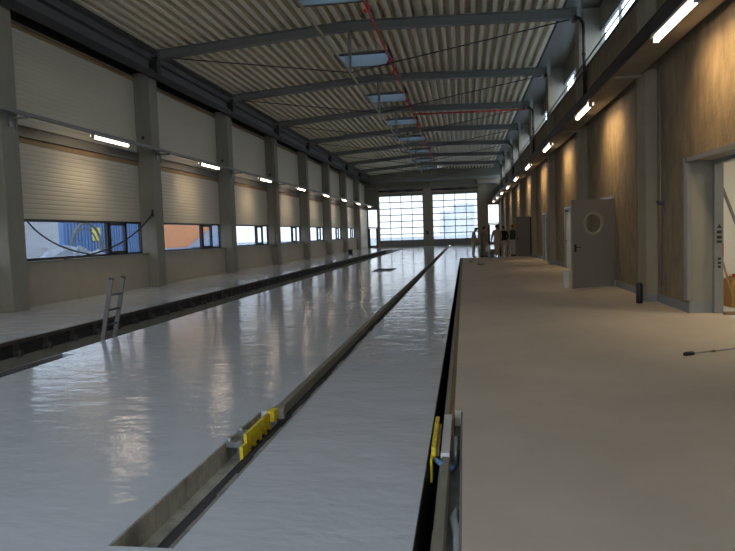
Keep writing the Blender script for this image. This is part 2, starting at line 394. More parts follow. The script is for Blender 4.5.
# ------------------------------------------------------------------ lamps and their rails, left and right
LAMP_W = 11.5; TILT = 16
def lamp_left(label):
    t = thing('fluorescent_lamp', label, 'lamp', (0, 0, 0), 0, 'lamps on the left wall rail')
    b = BM(); prism(b, [(-.08, .10), (.08, .10), (.10, .03), (.085, .03), (.07, .085), (-.07, .085), (-.085, .03), (-.10, .03)], -.95, .95); hs = obj('lamp_housing', b, M['housing'], t)
    b = BM(); tube(b, [(0, -.92, .01), (0, -.90, .01), (0, .90, .01), (0, .92, .01)], [.02, .042, .042, .02], 10); obj('glowing_tube', b, M['tube'], t)
    l = bpy.data.lights.new('tube_light', 'AREA'); l.shape = 'RECTANGLE'; l.size = .09; l.size_y = 1.8; l.energy = LAMP_W; l.color = (1, .78, .52); l.spread = math.radians(108)
    lo = bpy.data.objects.new('tube_light', l); C.objects.link(lo); lo.parent = t; lo.location = (-.02, 0, -.045); lo.rotation_euler = (0, math.radians(TILT), 0)
    for ya, yb_ in ((-.95, -.92), (.92, .95)):
        b = BM(); box(b, -.05, .05, ya, yb_, -.035, .10); obj('end_cap', b, M['housing'], hs)
    return t
XL, ZL = -10.03, 4.47
l0 = lamp_left('glowing tube lamp on the left wall rail, nearest to the camera'); l0.location = (XL, 17.73, ZL)
for i in range(1, 8):
    dup(l0, (XL, 17.73 + BAY * i, ZL), 'glowing tube lamp on the left wall rail, %s to the camera' % ORD[i] if i < 7 else 'glowing tube lamp on the left wall rail, farthest from the camera')
for i in (1, 2): dup(l0, (XL, 17.73 - BAY * i, ZL), 'glowing tube lamp on the left wall rail, outside the photo')
XR, ZR = 3.12, 4.50
r0 = dup(l0, (XR, 10.30, ZR), 'largest glowing tube lamp at top right under the ledge', math.pi)
for ch in kids(r0):
    if ch.type == 'LIGHT':
        ch.data = ch.data.copy(); ch.data.energy = 27.0; ch.data.spread = math.radians(118); ch.data.color = (1, .68, .34); ch.rotation_euler = (0, math.radians(36), 0)
for o in [r0]: o['group'] = 'lamps under the right wall ledge'
for i in range(1, 9):
    d = dup(r0, (XR, 10.30 + BAY * i, ZR), 'glowing tube lamp under the right wall ledge, %s to the camera' % (ORD[i] if i < 8 else 'farthest of all'))
dup(r0, (XR, 10.30 - BAY, ZR), 'glowing tube lamp under the right wall ledge, outside the photo')

ra = thing('lamp_rail', 'twin grey conduit rail carrying lamps along the left columns', 'rail', (XL, 0, ZL))
b = BM(); box(b, -.05, .05, YB, YF - .4, .10, .18); obj('support_channel', b, M['steel'], ra)
for cx_, cz_, cr_ in ((-.16, .20, .028), (-.27, .24, .022)):
    b = BM(); tube(b, [(cx_, YB, cz_), (cx_, YF - .4, cz_)], cr_, 8); obj('conduit', b, M['galv'], ra)
b = BM(); box(b, -.46, .05, -.03, .03, .05, .10); box(b, -.46, -.42, -.06, .06, -.12, .25); tube(b, [(-.30, 0, .05), (-.30, 0, -.20)], .014, 6)
a0 = obj('wall_arm', b, M['galv'], ra); a0.location.y = GY(-1)
for k in range(0, 8):
    c = a0.copy(); C.objects.link(c); c.location.y = GY(k)

# ------------------------------------------------------------------ right wall
XA = 3.85
def wall_open(bm, x0, x1, ya, yb, za, zb, opens):
    opens = sorted(opens); y = ya
    for (p, q, h) in opens:
        box(bm, x0, x1, y, p, za, zb); box(bm, x0, x1, p, q, h, zb); y = q
    box(bm, x0, x1, y, yb, za, zb)
OP = [(8.3, 11.95, 2.63), (17.62, 19.15, 2.32), (24.35, 25.85, 2.30), (31.3, 32.9, 2.25), (38.05, 39.1, 2.28)]
bm = BM(); wall_open(bm, XA, 4.22, YB, YF, 0, 6.5, OP)
wr = obj('wall_right', bm, M['rough']); struct(wr, 'rough brown right hall wall with door openings', 'wall')
bm = BM(); box(bm, XA, 4.45, YB, YF, 6.44, 6.52)
obj('clerestory_sill', bm, M['steeldark'], wr)
bm = BM(); box(bm, 4.30, 4.45, YB, YF, 7.62, 8.35); box(bm, 4.30, 4.45, YB, YF, 6.5, 6.62)
for k in range(-2, 8): box(bm, 3.80, 4.45, GY(k) - .05, GY(k) + .25, 6.5, 8.3)
obj('clerestory_reveal', bm, M['conc'], wr)
n = 9
for k in range(-2, 9):
    y0, y1 = max(YB, GY(k - 1) + .25), min(GY(k) - .05, YF)
    t = sthing('window_%d' % n, 'high clerestory strip window in the right wall, bay %s' % (ORD[k] + ' to the camera' if k >= 0 else 'behind the camera'), 'window', (4.36, 0, 0)); n += 1
    b = BM(); box(b, -.04, .04, y0, y1, 6.62, 6.67); box(b, -.04, .04, y0, y1, 7.57, 7.62)
    m = 3
    for i in range(m + 1):
        yy = y0 + (y1 - y0) * i / m; box(b, -.04, .04, yy - .025, yy + .025, 6.62, 7.62)
    obj('window_frame', b, M['steel'], t)
    b = BM(); box(b, -.01, .01, y0, y1, 6.67, 7.57); obj('glass_pane', b, M['glass'], t)

def pillar(k, label):
    t = thing('concrete_pillar', label, 'pillar', (3.63, GY(k) - .05 + .7 * 0, 0), 0, 'pillars along the right wall')
    b = BM(); box(b, 0, .24, 0, .62, 0, 7.95); o = obj('shaft', b, M['pillar'], t)
    bv = o.modifiers.new('bevel', 'BEVEL'); bv.width = .012; bv.segments = 2
    b = BM(); box(b, -.50, .0, .24, .34, 4.55, 4.60); obj('ledge_bracket', b, M['pillar'], t)
    return t
p0 = pillar(0, 'pale concrete pillar left of the big doorway, nearest to the camera'); p0.location.y = 13.85
for k in range(-2, 8):
    if k: dup(p0, (3.63, 13.85 + BAY * k, 0), 'pale concrete pillar on the right wall, %s' % ((ORD[k] + ' to the camera') if k > 0 else 'outside the photo'))
# ledge
lg = thing('lamp_ledge', 'long dark ledge over the lamps of the right wall', 'ledge', (0, 0, 0))
b = BM(); box(b, 3.07, 3.60, YB, YF - .02, 4.60, 4.68); obj('ledge_slab', b, M['pillar'], lg)
b = BM(); box(b, 3.03, 3.07, YB, YF - .02, 4.60, 4.83); box(b, 3.60, 3.625, YB, YF - .02, 4.60, 4.80); obj('ledge_edge', b, M['black'], lg)
b = BM(); tube(b, [(3.10, YB, 4.90), (3.10, YF, 4.90)], .018, 6); obj('edge_cable', b, M['black'], lg)
# thin cables / pipes along clerestory
t = thing('conduit_run', 'thin twin conduits running in front of the right clerestory windows', 'pipe', (0, 0, 0))
for x, z in ((3.58, 6.12), (3.58, 6.32)):
    b = BM(); tube(b, [(x, YB, z), (x, YF, z)], .02, 6); obj('conduit', b, M['steeldark'], t)
# black drain pipes next to the pillars
b = BM(); tube(b, [(-.20, 0, 8.0), (-.05, 0, 7.92), (.06, 0, 7.78), (.08, 0, 7.5), (.08, 0, 4.7)], .05, 8)
tube(b, [(.08, 0, 6.9), (.08, 0, 6.8)], .065, 8)
d0 = obj('drain_pipe', b, M['black']); tag(d0, 'black rainwater pipe beside a right wall pillar, nearest pipe', 'pipe', 'rainwater pipes beside the right pillars'); d0.location = (3.68, 21.1, 0)
for i, k in enumerate((3, 5, 7)):
    if k > 7: continue
    c = d0.copy(); C.objects.link(c); c.location.y = 21.1 + BAY * (k - 1)
    c['label'] = 'black rainwater pipe beside a right wall pillar, %s pipe' % ['second nearest', 'third nearest', 'farthest'][i]
# thin conduit by the first pillar
t = thing('wall_conduit', 'thin grey conduit beside the nearest right wall pillar', 'pipe', (3.80, 13.45, 0))
b = BM(); tube(b, [(0, 0, .35), (0, 0, 4.6)], .017, 8); obj('conduit', b, M['steel'], t)
b = BM(); box(b, -.05, .05, -.04, .04, 1.93, 2.0); tube(b, [(-.06, 0, 1.96), (-.06, 0, 2.02)], .02, 8); obj('socket_box', b, M['steeldark'], t)
# skirting on the right wall
bm = BM()
for (p, q) in ((11.95, 17.55), (19.25, 24.3), (25.95, 31.2), (33.0, 38.0)): box(bm, XA - .02, XA + .01, p, q, 0, .16)
box(bm, XA - .02, 4.23, 11.93, 11.96, 0, .20)
for k in range(0, 5):
    y = 13.85 + BAY * k; box(bm, 3.61, 3.87, y - .02, y + .64, 0, .14)
struct(obj('baseboard_right', bm, M['skirt']), 'blue grey skirting along the right wall', 'baseboard')
bm = BM()
for k in range(-1, 9):
    box(bm, -10.86, -10.83, max(YB, GY(k - 1) + .3), min(GY(k) - .3, YF), 0, .07)
struct(obj('baseboard_left', bm, M['parapet']), 'low pale upstand along the left wall', 'baseboard')

# big doorway with steel frame, white room behind
t = sthing('door_9', 'wide open doorway into the bright white side room', 'doorway', (0, 0, 0))
b = BM(); box(b, 3.80, 3.86, 8.25, 12.02, 2.60, 2.68); box(b, 3.80, 3.86, 11.93, 12.02, .22, 2.68); box(b, 3.79, 3.81, 11.98, 12.08, .22, 2.68)
obj('edge_angle', b, M['galv'], t)
b = BM(); box(b, 4.215, 4.36, 11.85, 11.97, 0, 2.63); box(b, 4.215, 4.36, 8.3, 11.85, 2.55, 2.63)
fr = obj('steel_frame', b, M['galv'], t)
b = BM(); box(b, 3.86, 4.215, 11.935, 11.955, .16, 2.63); box(b, 3.86, 4.215, 8.3, 11.94, 2.615, 2.632); obj('jamb_lining', b, M['conc'], t)
b = BM(); box(b, 4.25, 4.33, 11.840, 11.851, 1.37, 1.42); box(b, 4.25, 4.33, 11.840, 11.851, 1.28, 1.33, 1); box(b, 4.25, 4.33, 11.840, 11.851, 1.21, 1.25, 1)
for i in range(3): box(b, 4.265 + .0, 4.315, 11.840, 11.851, .78 + .07 * i, .82 + .07 * i, 1)
prism(b, [(4.25, 1.46), (4.33, 1.46), (4.29, 1.53)], 11.840, 11.851, 2)
obj('warning_sticker', b, [M['steeldark'], M['frame'], M['steeldark']], fr)
b = BM(); box(b, 4.345, 4.36, 11.840, 11.851, .98, 1.20); obj('red_sticker', b, M['red'], fr)
b = BM(); box(b, 4.30, 4.46, 11.60, 11.72, .0, .05); tube(b, [(4.38, 11.60, .03), (4.38, 11.55, .03)], .02, 6); obj('floor_stop', b, M['brown'], t)
# side room
bm = BM(); RX0, RX1, RY0, RY1, RH = 4.22, 9.5, 5.5, 13.6, 3.4
box(bm, RX0, RX1, RY1, RY1 + .1, 0, RH); box(bm, RX1, RX1 + .1, RY0, RY1, 0, RH); box(bm, RX0, RX1, RY0 - .1, RY0, 0, RH); box(bm, RX0, RX1, RY0, RY1, RH, RH + .1)
box(bm, 4.222, 4.25, RY0, 8.3, 0, RH); box(bm, 4.222, 4.25, 11.99, RY1, 0, RH); box(bm, 4.222, 4.25, 8.3, 11.99, 2.66, RH)
struct(obj('wall_side_room', bm, M['white']), 'white plastered walls of the side room', 'wall')
bm = BM(); box(bm, 4.3, RX1, RY0, RY1, -.1, .0); struct(obj('floor_side_room', bm, M['ext']), 'pale floor of the side room', 'floor')
t = thing('room_fill_lamp', 'unseen lamp added to light the side room', 'lamp', (6.4, 10.5, 3.3))  # added fill light, out of view, brightens the white room
b = BM(); box(b, -.6, .6, -.15, .15, 0, .08); obj('lamp_housing', b, M['housing'], t)
b = BM(); box(b, -.58, .58, -.13, .13, -.02, .0); obj('fill_diffuser', b, emis('room_fill_glow', (1, .88, .68, 1), 60), t)
b = BM(); tube(b, [(4.62, 13.0, 2.58), (5.62, 13.2, .03)], .03, 8); tag(obj('brace_pole', b, M['steel']), 'grey diagonal pole leaning inside the white side room', 'pole')
b = BM(); tube(b, [(4.57, 12.55, .98), (4.81, 12.5, .01)], .018, 6); tag(obj('broom_stick', b, M['wood']), 'wooden stick leaning low inside the white side room', 'stick')
b = BM(); pts = [(-.32, 0), (.42, 0), (.42, .42), (.30, .50), (.1, .46), (-.2, .55), (-.32, .50)]
prism(b, pts, -.2, .2); o = obj('cardboard_sack', b, M['card']); o.location = (5.10, 12.82, 0); tag(o, 'brown cardboard carton standing in the white side room', 'box')
b = BM(); tube(b, [(-.25, 0, .56), (-.1, -.05, .62), (0, .0, .55), (.12, -.04, .66), (.2, 0, .56), (.3, 0, .60), (.38, 0, .54)], .035, 6)
tube(b, [(-.2, -.1, .60), (0, -.12, .68), (.2, -.1, .6)], .03, 6); o = obj('red_net_bag', b, M['red']); o.location = (5.12, 12.82, .0); tag(o, 'red tangled net lying on the carton in the side room', 'net')

# corridor rooms behind the small doors (so that openings are not holes)
bm = BM()
for (p, q, h) in OP[1:]:
    box(bm, 6.0, 6.1, p - .8, q + 1.6, 0, 2.8); box(bm, 4.22, 6.1, q + 1.5, q + 1.6, 0, 2.8); box(bm, 4.22, 6.1, p - .8, p - .7, 0, 2.8); box(bm, 4.22, 6.1, p - .8, q + 1.6, 2.8, 2.9); box(bm, 4.3, 6.1, p - .8, q + 1.6, -.1, 0)
struct(obj('wall_back_rooms', bm, M['parapet']), 'grey rooms behind the small right wall doors', 'wall')

# door frames and leaves
def dframe(bm, p, q, h):
    box(bm, 3.80, 4.0, p - .01, p + .05, 0, h); box(bm, 3.80, 4.0, q - .05, q + .01, 0, h); box(bm, 3.80, 4.0, p, q, h - .05, h + .01)
    box(bm, 3.82, 3.86, q - .01, q + .06, 0, h + .05); box(bm, 3.82, 3.86, p - .06, p + .01, 0, h + .05)
def leaf(parent, w, h, m, por=None, hand=None):
    # leaf in local XZ: x from 0 (hinge) to w, thickness along y
    if por:
        cx, cz, r = por; b = BM(); N = 32
        for yy in (-.03, .03):
            ci = [b.verts.new((cx + r * math.cos(2 * math.pi * i / N), yy, cz + r * math.sin(2 * math.pi * i / N))) for i in range(N)]
            rect = []
            for i in range(N):
                a = 2 * math.pi * i / N; dx, dz = math.cos(a), math.sin(a)
                ts = []
                if dx > 1e-6: ts.append((w - cx) / dx)
                if dx < -1e-6: ts.append(-cx / dx)
                if dz > 1e-6: ts.append((h - cz) / dz)
                if dz < -1e-6: ts.append((.01 - cz) / dz)
                tt = min(ts); rect.append([cx + tt * dx, cz + tt * dz])
            for (X, Z) in ((0, .01), (w, .01), (0, h), (w, h)):
                j = min(range(N), key=lambda i: (rect[i][0] - X) ** 2 + (rect[i][1] - Z) ** 2); rect[j] = [X, Z]
            ro = [b.verts.new((x, yy, z)) for x, z in rect]
            for i in range(N): b.faces.new((ci[i], ci[(i + 1) % N], ro[(i + 1) % N], ro[i]))
            if yy < 0: A, Ar = ci, ro
        for i in range(N):
            b.faces.new((A[i], A[(i + 1) % N], ci[(i + 1) % N], ci[i])); b.faces.new((Ar[i], Ar[(i + 1) % N], ro[(i + 1) % N], ro[i]))
        L = obj('door_leaf', b, m, parent)
        b = BM(); ring(b, (cx, 0, cz), r + .01, .042, 'Y', 40, 8); obj('porthole_ring', b, M['parapet'], L)
        b = BM(); tube(b, [(cx, -.01, cz), (cx, .01, cz)], r, 32, smooth=False); obj('glass_pane', b, M['glass'], L)
    else:
        b = BM(); box(b, 0, w, -.025, .025, .01, h); L = obj('door_leaf', b, m, parent)
    if hand:
        hx, s = hand
        for sy in (-1, 1):
            b = BM(); tube(b, [(hx, sy * .03, 1.05), (hx, sy * .08, 1.05), (hx + s * .13, sy * .08, 1.05)], .012, 8); box(b, hx - .025, hx + .025, min(sy * .03, sy * .045), max(sy * .03, sy * .045), .93, 1.12)
            obj('door_handle', b, M['black'], L)
    return L
# open door with porthole
t = sthing('door_5', 'open grey door with round porthole, hinged on the right wall', 'door', (3.79, 17.50, 0), math.atan2(16.98 - 17.50, 2.67 - 3.79))
W5 = math.hypot(3.79 - 2.67, .52)
L = leaf(t, W5, 2.24, M['door'], (W5 * .49, 1.64, .26), (W5 - .08, -1))
b = BM(); box(b, .0, W5 - .12, -.028, .028, .0, .035); box(b, -.03, .0, -.02, .02, .0, .14); obj('bottom_seal', b, M['seal'], L)
b = BM(); dframe(b, 17.62, 19.15, 2.32); fo = obj('door_frame', b, M['galv']); fo.parent = t; fo.matrix_parent_inverse = (Matrix.Translation((3.79, 17.50, 0)) @ Matrix.Rotation(t.rotation_euler.z, 4, 'Z')).inverted()
# white closed door
t = sthing('door_6', 'white door leaf in a grey frame behind the open porthole door', 'door', (0, 0, 0))
b = BM(); dframe(b, 24.35, 25.85, 2.30); obj('door_frame', b, M['galv'], t)
t2 = bpy.data.objects.new('door_leaf_pivot', None)
b = BM(); box(b, 3.86, 3.92, 24.40, 25.80, .02, 2.24); L = obj('door_leaf', b, M['doorwhite'], t)
b = BM(); tube(b, [(3.86, 25.6, 1.05), (3.80, 25.6, 1.05), (3.80, 25.45, 1.05)], .014, 8); obj('door_handle', b, M['black'], L)
b = BM(); box(b, 3.80, 3.86, 25.3, 25.6, 2.14, 2.2); box(b, 3.76, 3.80, 25.2, 25.5, 2.16, 2.18); obj('door_closer', b, M['steeldark'], L)
# third doorway, glazed leaf
t = sthing('door_7', 'narrow glazed door in a pale frame, third door from the big doorway', 'door', (0, 0, 0))
b = BM(); dframe(b, 31.3, 32.9, 2.25); obj('door_frame', b, M['galv'], t)
b = BM(); box(b, 3.90, 3.95, 31.35, 31.5, .02, 2.2); box(b, 3.90, 3.95, 32.7, 32.85, .02, 2.2); box(b, 3.90, 3.95, 31.35, 32.85, .02, .4); box(b, 3.90, 3.95, 31.35, 32.85, 2.05, 2.2); box(b, 3.90, 3.95, 32.05, 32.15, .4, 2.05)
L = obj('door_leaf', b, M['doorwhite'], t)
b = BM(); box(b, 3.915, 3.93, 31.5, 32.7, .4, 2.05); obj('glass_pane', b, M['glass'], L)
b = BM(); tube(b, [(3.90, 32.75, 1.05), (3.85, 32.75, 1.05), (3.85, 32.6, 1.05)], .014, 8); obj('door_handle', b, M['black'], L)
# fourth: open brown leaf beside the people
t = sthing('door_8', 'open brown grey door leaf beside the person in the red cap', 'door', (3.70, 38.02, 0), math.pi)
L = leaf(t, .80, 2.25, M['doorbrown'], None, (.72, -1))
b = BM(); dframe(b, 38.05, 39.1, 2.28); fo = obj('door_frame', b, M['steeldark']); fo.parent = t; fo.matrix_parent_inverse = (Matrix.Translation((3.70, 38.02, 0)) @ Matrix.Rotation(math.pi, 4, 'Z')).inverted()

# ------------------------------------------------------------------ far wall
Y = YF
bm = BM()
def fbox(x0, x1, z0, z1, d=.25): box(bm, x0, x1, Y, Y + d, z0, z1)
fbox(-11.3, -10.75, 0, 8.7); fbox(-10.75, -9.68, 4.30, 8.7); fbox(-9.68, -9.42, 0, 8.7)
fbox(-9.42, -4.5, 5.72, 8.7); fbox(-4.5, -3.42, 0, 8.7); fbox(-3.42, 1.5, 5.72, 8.7); fbox(1.5, 2.62, 0, 8.7)
fbox(2.62, 3.83, 4.38, 8.7); fbox(3.83, 4.6, 0, 8.7)
wf = obj('wall_far', bm, M['conc']); struct(wf, 'far end wall with two large glazed gates', 'wall')
bm = BM()
for (a, c_) in ((-4.45, -3.47), (-9.66, -9.44), (1.55, 2.55)): box(bm, a, c_, Y - .35, Y, 0, 7.3)
obj('wall_pier', bm, M['pillar'], wf)
bm = BM(); box(bm, -11, 3.85, Y - .9, Y - .6, 7.15, 7.5); box(bm, -11, 3.85, Y - .6, Y, 6.62, 6.72)
obj('cross_beam', bm, M['steel'], wf)
bm = BM(); box(bm, -9.42, -4.5, Y - .03, Y, 5.95, 6.62); box(bm, -3.42, 1.5, Y - .03, Y, 5.95, 6.62); obj('lintel_panel', bm, M['parapet'], wf)
def gate(n, x0, x1, label):
    t = sthing('door_%d' % n, label, 'gate', (x0, Y - .05, 0)); w = x1 - x0
    b = BM(); box(b, -.10, 0, -.10, .05, 0, 6.4); box(b, w, w + .10, -.10, .05, 0, 6.4); obj('guide_rail', b, M['galv'], t)
    b = BM(); tube(b, [(-.1, -.25, 6.25), (w + .1, -.25, 6.25)], .09, 10); tube(b, [(w * .25, -.25, 6.25), (w * .45, -.25, 6.25)], .14, 12); tube(b, [(w * .6, -.25, 6.25), (w * .8, -.25, 6.25)], .14, 12); obj('spring_shaft', b, M['steeldark'], t)
    b = BM(); box(b, 0, w, -.04, .04, .0, .70); box(b, 0, w, -.05, -.04, .60, .66); box(b, 0, w, -.05, -.04, .04, .1); obj('bottom_panel', b, M['steel'], t)
    for i in range(7):
        z = .70 + .717 * i; b = BM()
        box(b, 0, w, -.04, .04, z, z + .045); box(b, 0, w, -.04, .04, z + .672, z + .717)
        for j in range(5):
            xx = w * j / 4; box(b, max(0, xx - .035), min(w, xx + .035), -.04, .04, z, z + .717)
        s = obj('gate_section', b, M['steel'], t)
        b = BM(); box(b, .0, w, -.008, .008, z + .04, z + .68); obj('glass_pane', b, M['gateglass'], s)
gate(1, -9.42, -4.5, 'left large sectional gate with glazed rows in the far wall')
gate(2, -3.42, 1.5, 'right large sectional gate with glazed rows in the far wall')
def sidedoor(n, x0, x1, ztop, label):
    t = sthing('door_%d' % n, label, 'door', (x0, Y, 0)); w = x1 - x0
    b = BM(); box(b, 0, .08, -.04, .06, 0, 2.3); box(b, w - .08, w, -.04, .06, 0, 2.3); box(b, 0, w, -.04, .06, 2.22, 2.34); box(b, 0, w, -.04, .06, 0, .10); obj('door_frame', b, M['frame'], t)
    b = BM(); box(b, .08, .2, -.03, .03, .1, 2.2); box(b, w - .2, w - .08, -.03, .03, .1, 2.2); box(b, .08, w - .08, -.03, .03, .1, .22); box(b, .08, w - .08, -.03, .03, 2.1, 2.2); L = obj('door_leaf', b, M['frame'], t)
    b = BM(); box(b, .18, w - .18, -.01, .01, .2, 2.1); obj('glass_pane', b, M['gateglass'], L)
    b = BM(); box(b, 0, .04, -.03, .05, 2.34, ztop); box(b, w - .04, w, -.03, .05, 2.34, ztop); box(b, 0, w, -.03, .05, ztop - .05, ztop); s = obj('transom_frame', b, M['galv'], t)
    b = BM(); box(b, .04, w - .04, -.01, .01, 2.34, ztop - .05); obj('glass_pane', b, M['gateglass'], s)
sidedoor(3, -10.75, -9.68, 4.30, 'slim glazed door with tall transom left of the gates')
sidedoor(4, 2.62, 3.83, 4.38, 'slim glazed door with tall transom right of the gates')
b = BM(); box(b, -.12, .12, -.14, 0, -.2, .2); tube(b, [(-.04, -.14, .05), (-.04, -.17, .05)], .03, 8); tube(b, [(.04, -.14, -.05), (.04, -.17, -.05)], .03, 8)
o = obj('control_box', b, M['black']); o.location = (-4.05, Y - .35, 1.5); tag(o, 'small black gate control box on the central far pier', 'switch box')
for i, (x, s) in enumerate(((-9.05, 1), (-5.3, 1), (-3.2, -1), (1.2, 1))):
    b = BM(); tube(b, [(0, -.1, 7.12), (s * .9, .0, 6.45)], .05, 6)
    o = obj('gate_strut', b, M['galv']); o.location = (x, Y - .35, 0)
    tag(o, 'diagonal galvanised strut above the gates, %s from the left' % ['first', 'second', 'third', 'fourth'][i], 'strut', 'struts above the far gates')

# back wall behind the camera, with the same kind of gates
bm = BM(); box(bm, -11.3, 4.6, YB - .25, YB, 5.72, 8.7); box(bm, -11.3, -9.42, YB - .25, YB, 0, 5.72); box(bm, -4.5, -3.42, YB - .25, YB, 0, 5.72); box(bm, 1.5, 4.6, YB - .25, YB, 0, 5.72)
struct(obj('wall_back', bm, M['conc']), 'rear end wall behind the camera', 'wall')
for n_, x0, x1, l in ((10, -9.42, -4.5, 'left'), (11, -3.42, 1.5, 'right')):
    t = sthing('door_%d' % n_, '%s glazed gate of the rear wall, behind the camera' % l, 'gate', (x0, YB - .1, 0)); w = x1 - x0
    b = BM(); box(b, 0, w, -.04, .04, 0, .7)
    for i in range(8): box(b, 0, w, -.04, .04, .70 + .717 * i - .04, .70 + .717 * i + .04)
    for j in range(5): box(b, max(0, w * j / 4 - .035), min(w, w * j / 4 + .035), -.04, .04, .7, 5.72)
    obj('gate_frame', b, M['steel'], t)
    b = BM(); box(b, 0, w, -.008, .008, .7, 5.72); obj('glass_pane', b, M['cleargate'], t)

# ------------------------------------------------------------------ roof
RX = -3.58
def zb(x):                                     # underside of beams / height of deck line
    return 7.80 + (8.23 - 7.80) * (x + 9.9) / (RX + 9.9) if x < RX else 8.23 + (8.04 - 8.23) * (x - RX) / (3.6 - RX)
HB = .30
def truss(k, label):
    t = thing('roof_truss', label, 'roof beam', (0, GY(k) + .05, 0), 0, 'trussed roof beams')
    b = BM()
    def fl(xa, xb, o, h, hw):
        za, zz = zb(xa), zb(xb)
        vs = [b.verts.new(p) for p in ((xa, -hw, za + o), (xb, -hw, zz + o), (xb, hw, zz + o), (xa, hw, za + o), (xa, -hw, za + o + h), (xb, -hw, zz + o + h), (xb, hw, zz + o + h), (xa, hw, za + o + h))]
        for a in ((0, 1, 2, 3), (7, 6, 5, 4), (0, 4, 5, 1), (1, 5, 6, 2), (2, 6, 7, 3), (3, 7, 4, 0)): b.faces.new([vs[i] for i in a])
    for xa, xb in ((-10.35, RX), (RX, 3.63)):
        fl(xa, xb, 0, .022, .13); fl(xa, xb, HB - .022, .022, .13); fl(xa, xb, .022, HB - .044, .008)
    for x in (-10.2, RX, 3.5): box(b, x - .01, x + .01, -.12, .12, zb(x) + .02, zb(x) + HB - .02)
    obj('beam', b, M['steel'], t)
    b = BM(); box(b, RX - .05, RX + .05, -.06, .06, 6.86, 8.25); obj('hanging_post', b, M['steel'], t)
    b = BM(); tube(b, [(-9.8, 0, 7.80), (RX, 0, 6.88)], .020, 6); obj('tie_rod', b, M['rod'], t)
    b = BM(); tube(b, [(3.4, 0, 8.02), (RX, 0, 6.88)], .020, 6); obj('tie_rod', b, M['rod'], t)
    for q_ in ((-10.50, -10.25, 7.30, 7.86), (3.50, 3.62, 7.95, 8.04)):
        b = BM(); box(b, q_[0], q_[1], -.15, .15, q_[2], q_[3]); obj('bearing_bracket', b, M['steeldark'], t)
    return t
t0 = truss(1, 'trussed grey steel roof beam with hanging post, nearest in view')
NM = {2: 'second nearest', 3: 'third nearest, above the red branch pipe', 4: 'fourth nearest', 5: 'fifth nearest', 6: 'sixth nearest', 7: 'farthest'}
for k in range(-2, 8):
    if k == 1: continue
    dup(t0, (0, GY(k) + .05, 0), 'trussed grey steel roof beam, %s' % NM.get(k, 'outside the photo overhead'))
b = BM(); tube(b, [(RX, YB, 6.84), (RX, GY(6), 6.84)], .035, 8)
tag(obj('ridge_pipe', b, M['pillar']), 'light grey longitudinal pipe joining the hanging posts under the ridge', 'pipe')

# trapezoidal deck, ribs along Y; openings for skylights at the ridge
SX0, SX1 = -4.70, -2.86
SKY = [(25.0 + BAY * i - BAY * 2, 26.75 + BAY * i - BAY * 2) for i in range(0, 9)]
P = .3316
def deck(name, xs, segs, parent=None):
    b = BM()
    for x in xs:
        x2 = x + P
        pr = [(x, .24), (x + .07, .24), (x + .095, .0), (x + .235, .0), (x + .262, .24), (x2, .24)]
        up = [(u, zb(u) + HB + v) for u, v in pr]
        for (ya, yb_) in segs:
            A = [b.verts.new((u, ya, v)) for u, v in up]; B = [b.verts.new((u, yb_, v)) for u, v in up]
            for i in range(5): b.faces.new((A[i], A[i + 1], B[i + 1], B[i]))
    return obj(name, b, M['deck'], parent)
nl = int(round((SX0 + 10.35) / P)); xsl = [SX0 - P * (i + 1) for i in range(nl)]
nm_ = int(round((SX1 - SX0) / P)); SX1 = SX0 + nm_ * P; xsm = [SX0 + P * i for i in range(nm_)]
nr = int(round((3.2 - SX1) / P)); xsr = [SX1 + P * i for i in range(nr)]; DR = SX1 + nr * P; DL = SX0 - nl * P
ce = deck('ceiling', xsl + xsr, [(YB, YF)]); struct(ce, 'ribbed sheet metal roof deck', 'ceiling')
segs = []; y = YB
for a, c_ in SKY: segs.append((y, a)); y = c_
segs.append((y, YF)); deck('ridge_deck', xsm, segs, ce)
bm = BM()
for a, c_ in SKY:
    for yy in (a - .012, c_):
        for x in xsm: 
            vs_ = [bm.verts.new((u, yy + w_, zb(u) + HB + v)) for w_ in (0, .012) for u, v in ((x, .0), (x + P, .0), (x + P, .242), (x, .242))]
            for q in ((0, 1, 2, 3), (7, 6, 5, 4), (0, 1, 5, 4), (3, 2, 6, 7)): bm.faces.new([vs_[i] for i in q])
obj('deck_closure', bm, M['deck'], ce)
bm = BM()
box(bm, -11.3, DL + .02, YB, YF, zb(DL) + HB + .02, zb(DL) + HB + .3)
box(bm, DR - .02, 4.5, YB, YF, zb(DR) + HB + .0, zb(DR) + HB + .3)
obj('eaves_plate', bm, M['steel'], ce)
# opaque insulation above the deck keeps the sky out
bm = BM(); H2 = HB + .245
def slab(xa, xb, ya, yb_):
    vs = [bm.verts.new(p) for p in ((xa, ya, zb(xa) + H2), (xb, ya, zb(xb) + H2), (xb, yb_, zb(xb) + H2), (xa, yb_, zb(xa) + H2))]
    us = [bm.verts.new((v.co.x, v.co.y, v.co.z + .2)) for v in vs]
    bm.faces.new(vs); bm.faces.new(us)
    for i in range(4): bm.faces.new((vs[i], vs[(i + 1) % 4], us[(i + 1) % 4], us[i]))
slab(-11.3, SX0, YB - .3, YF + .3); slab(SX1, 4.6, YB - .3, YF + .3)
for a, c_ in segs: slab(SX0, RX, a, c_); slab(RX, SX1, a, c_)
obj('roof_insulation', bm, M['steeldark'], ce)

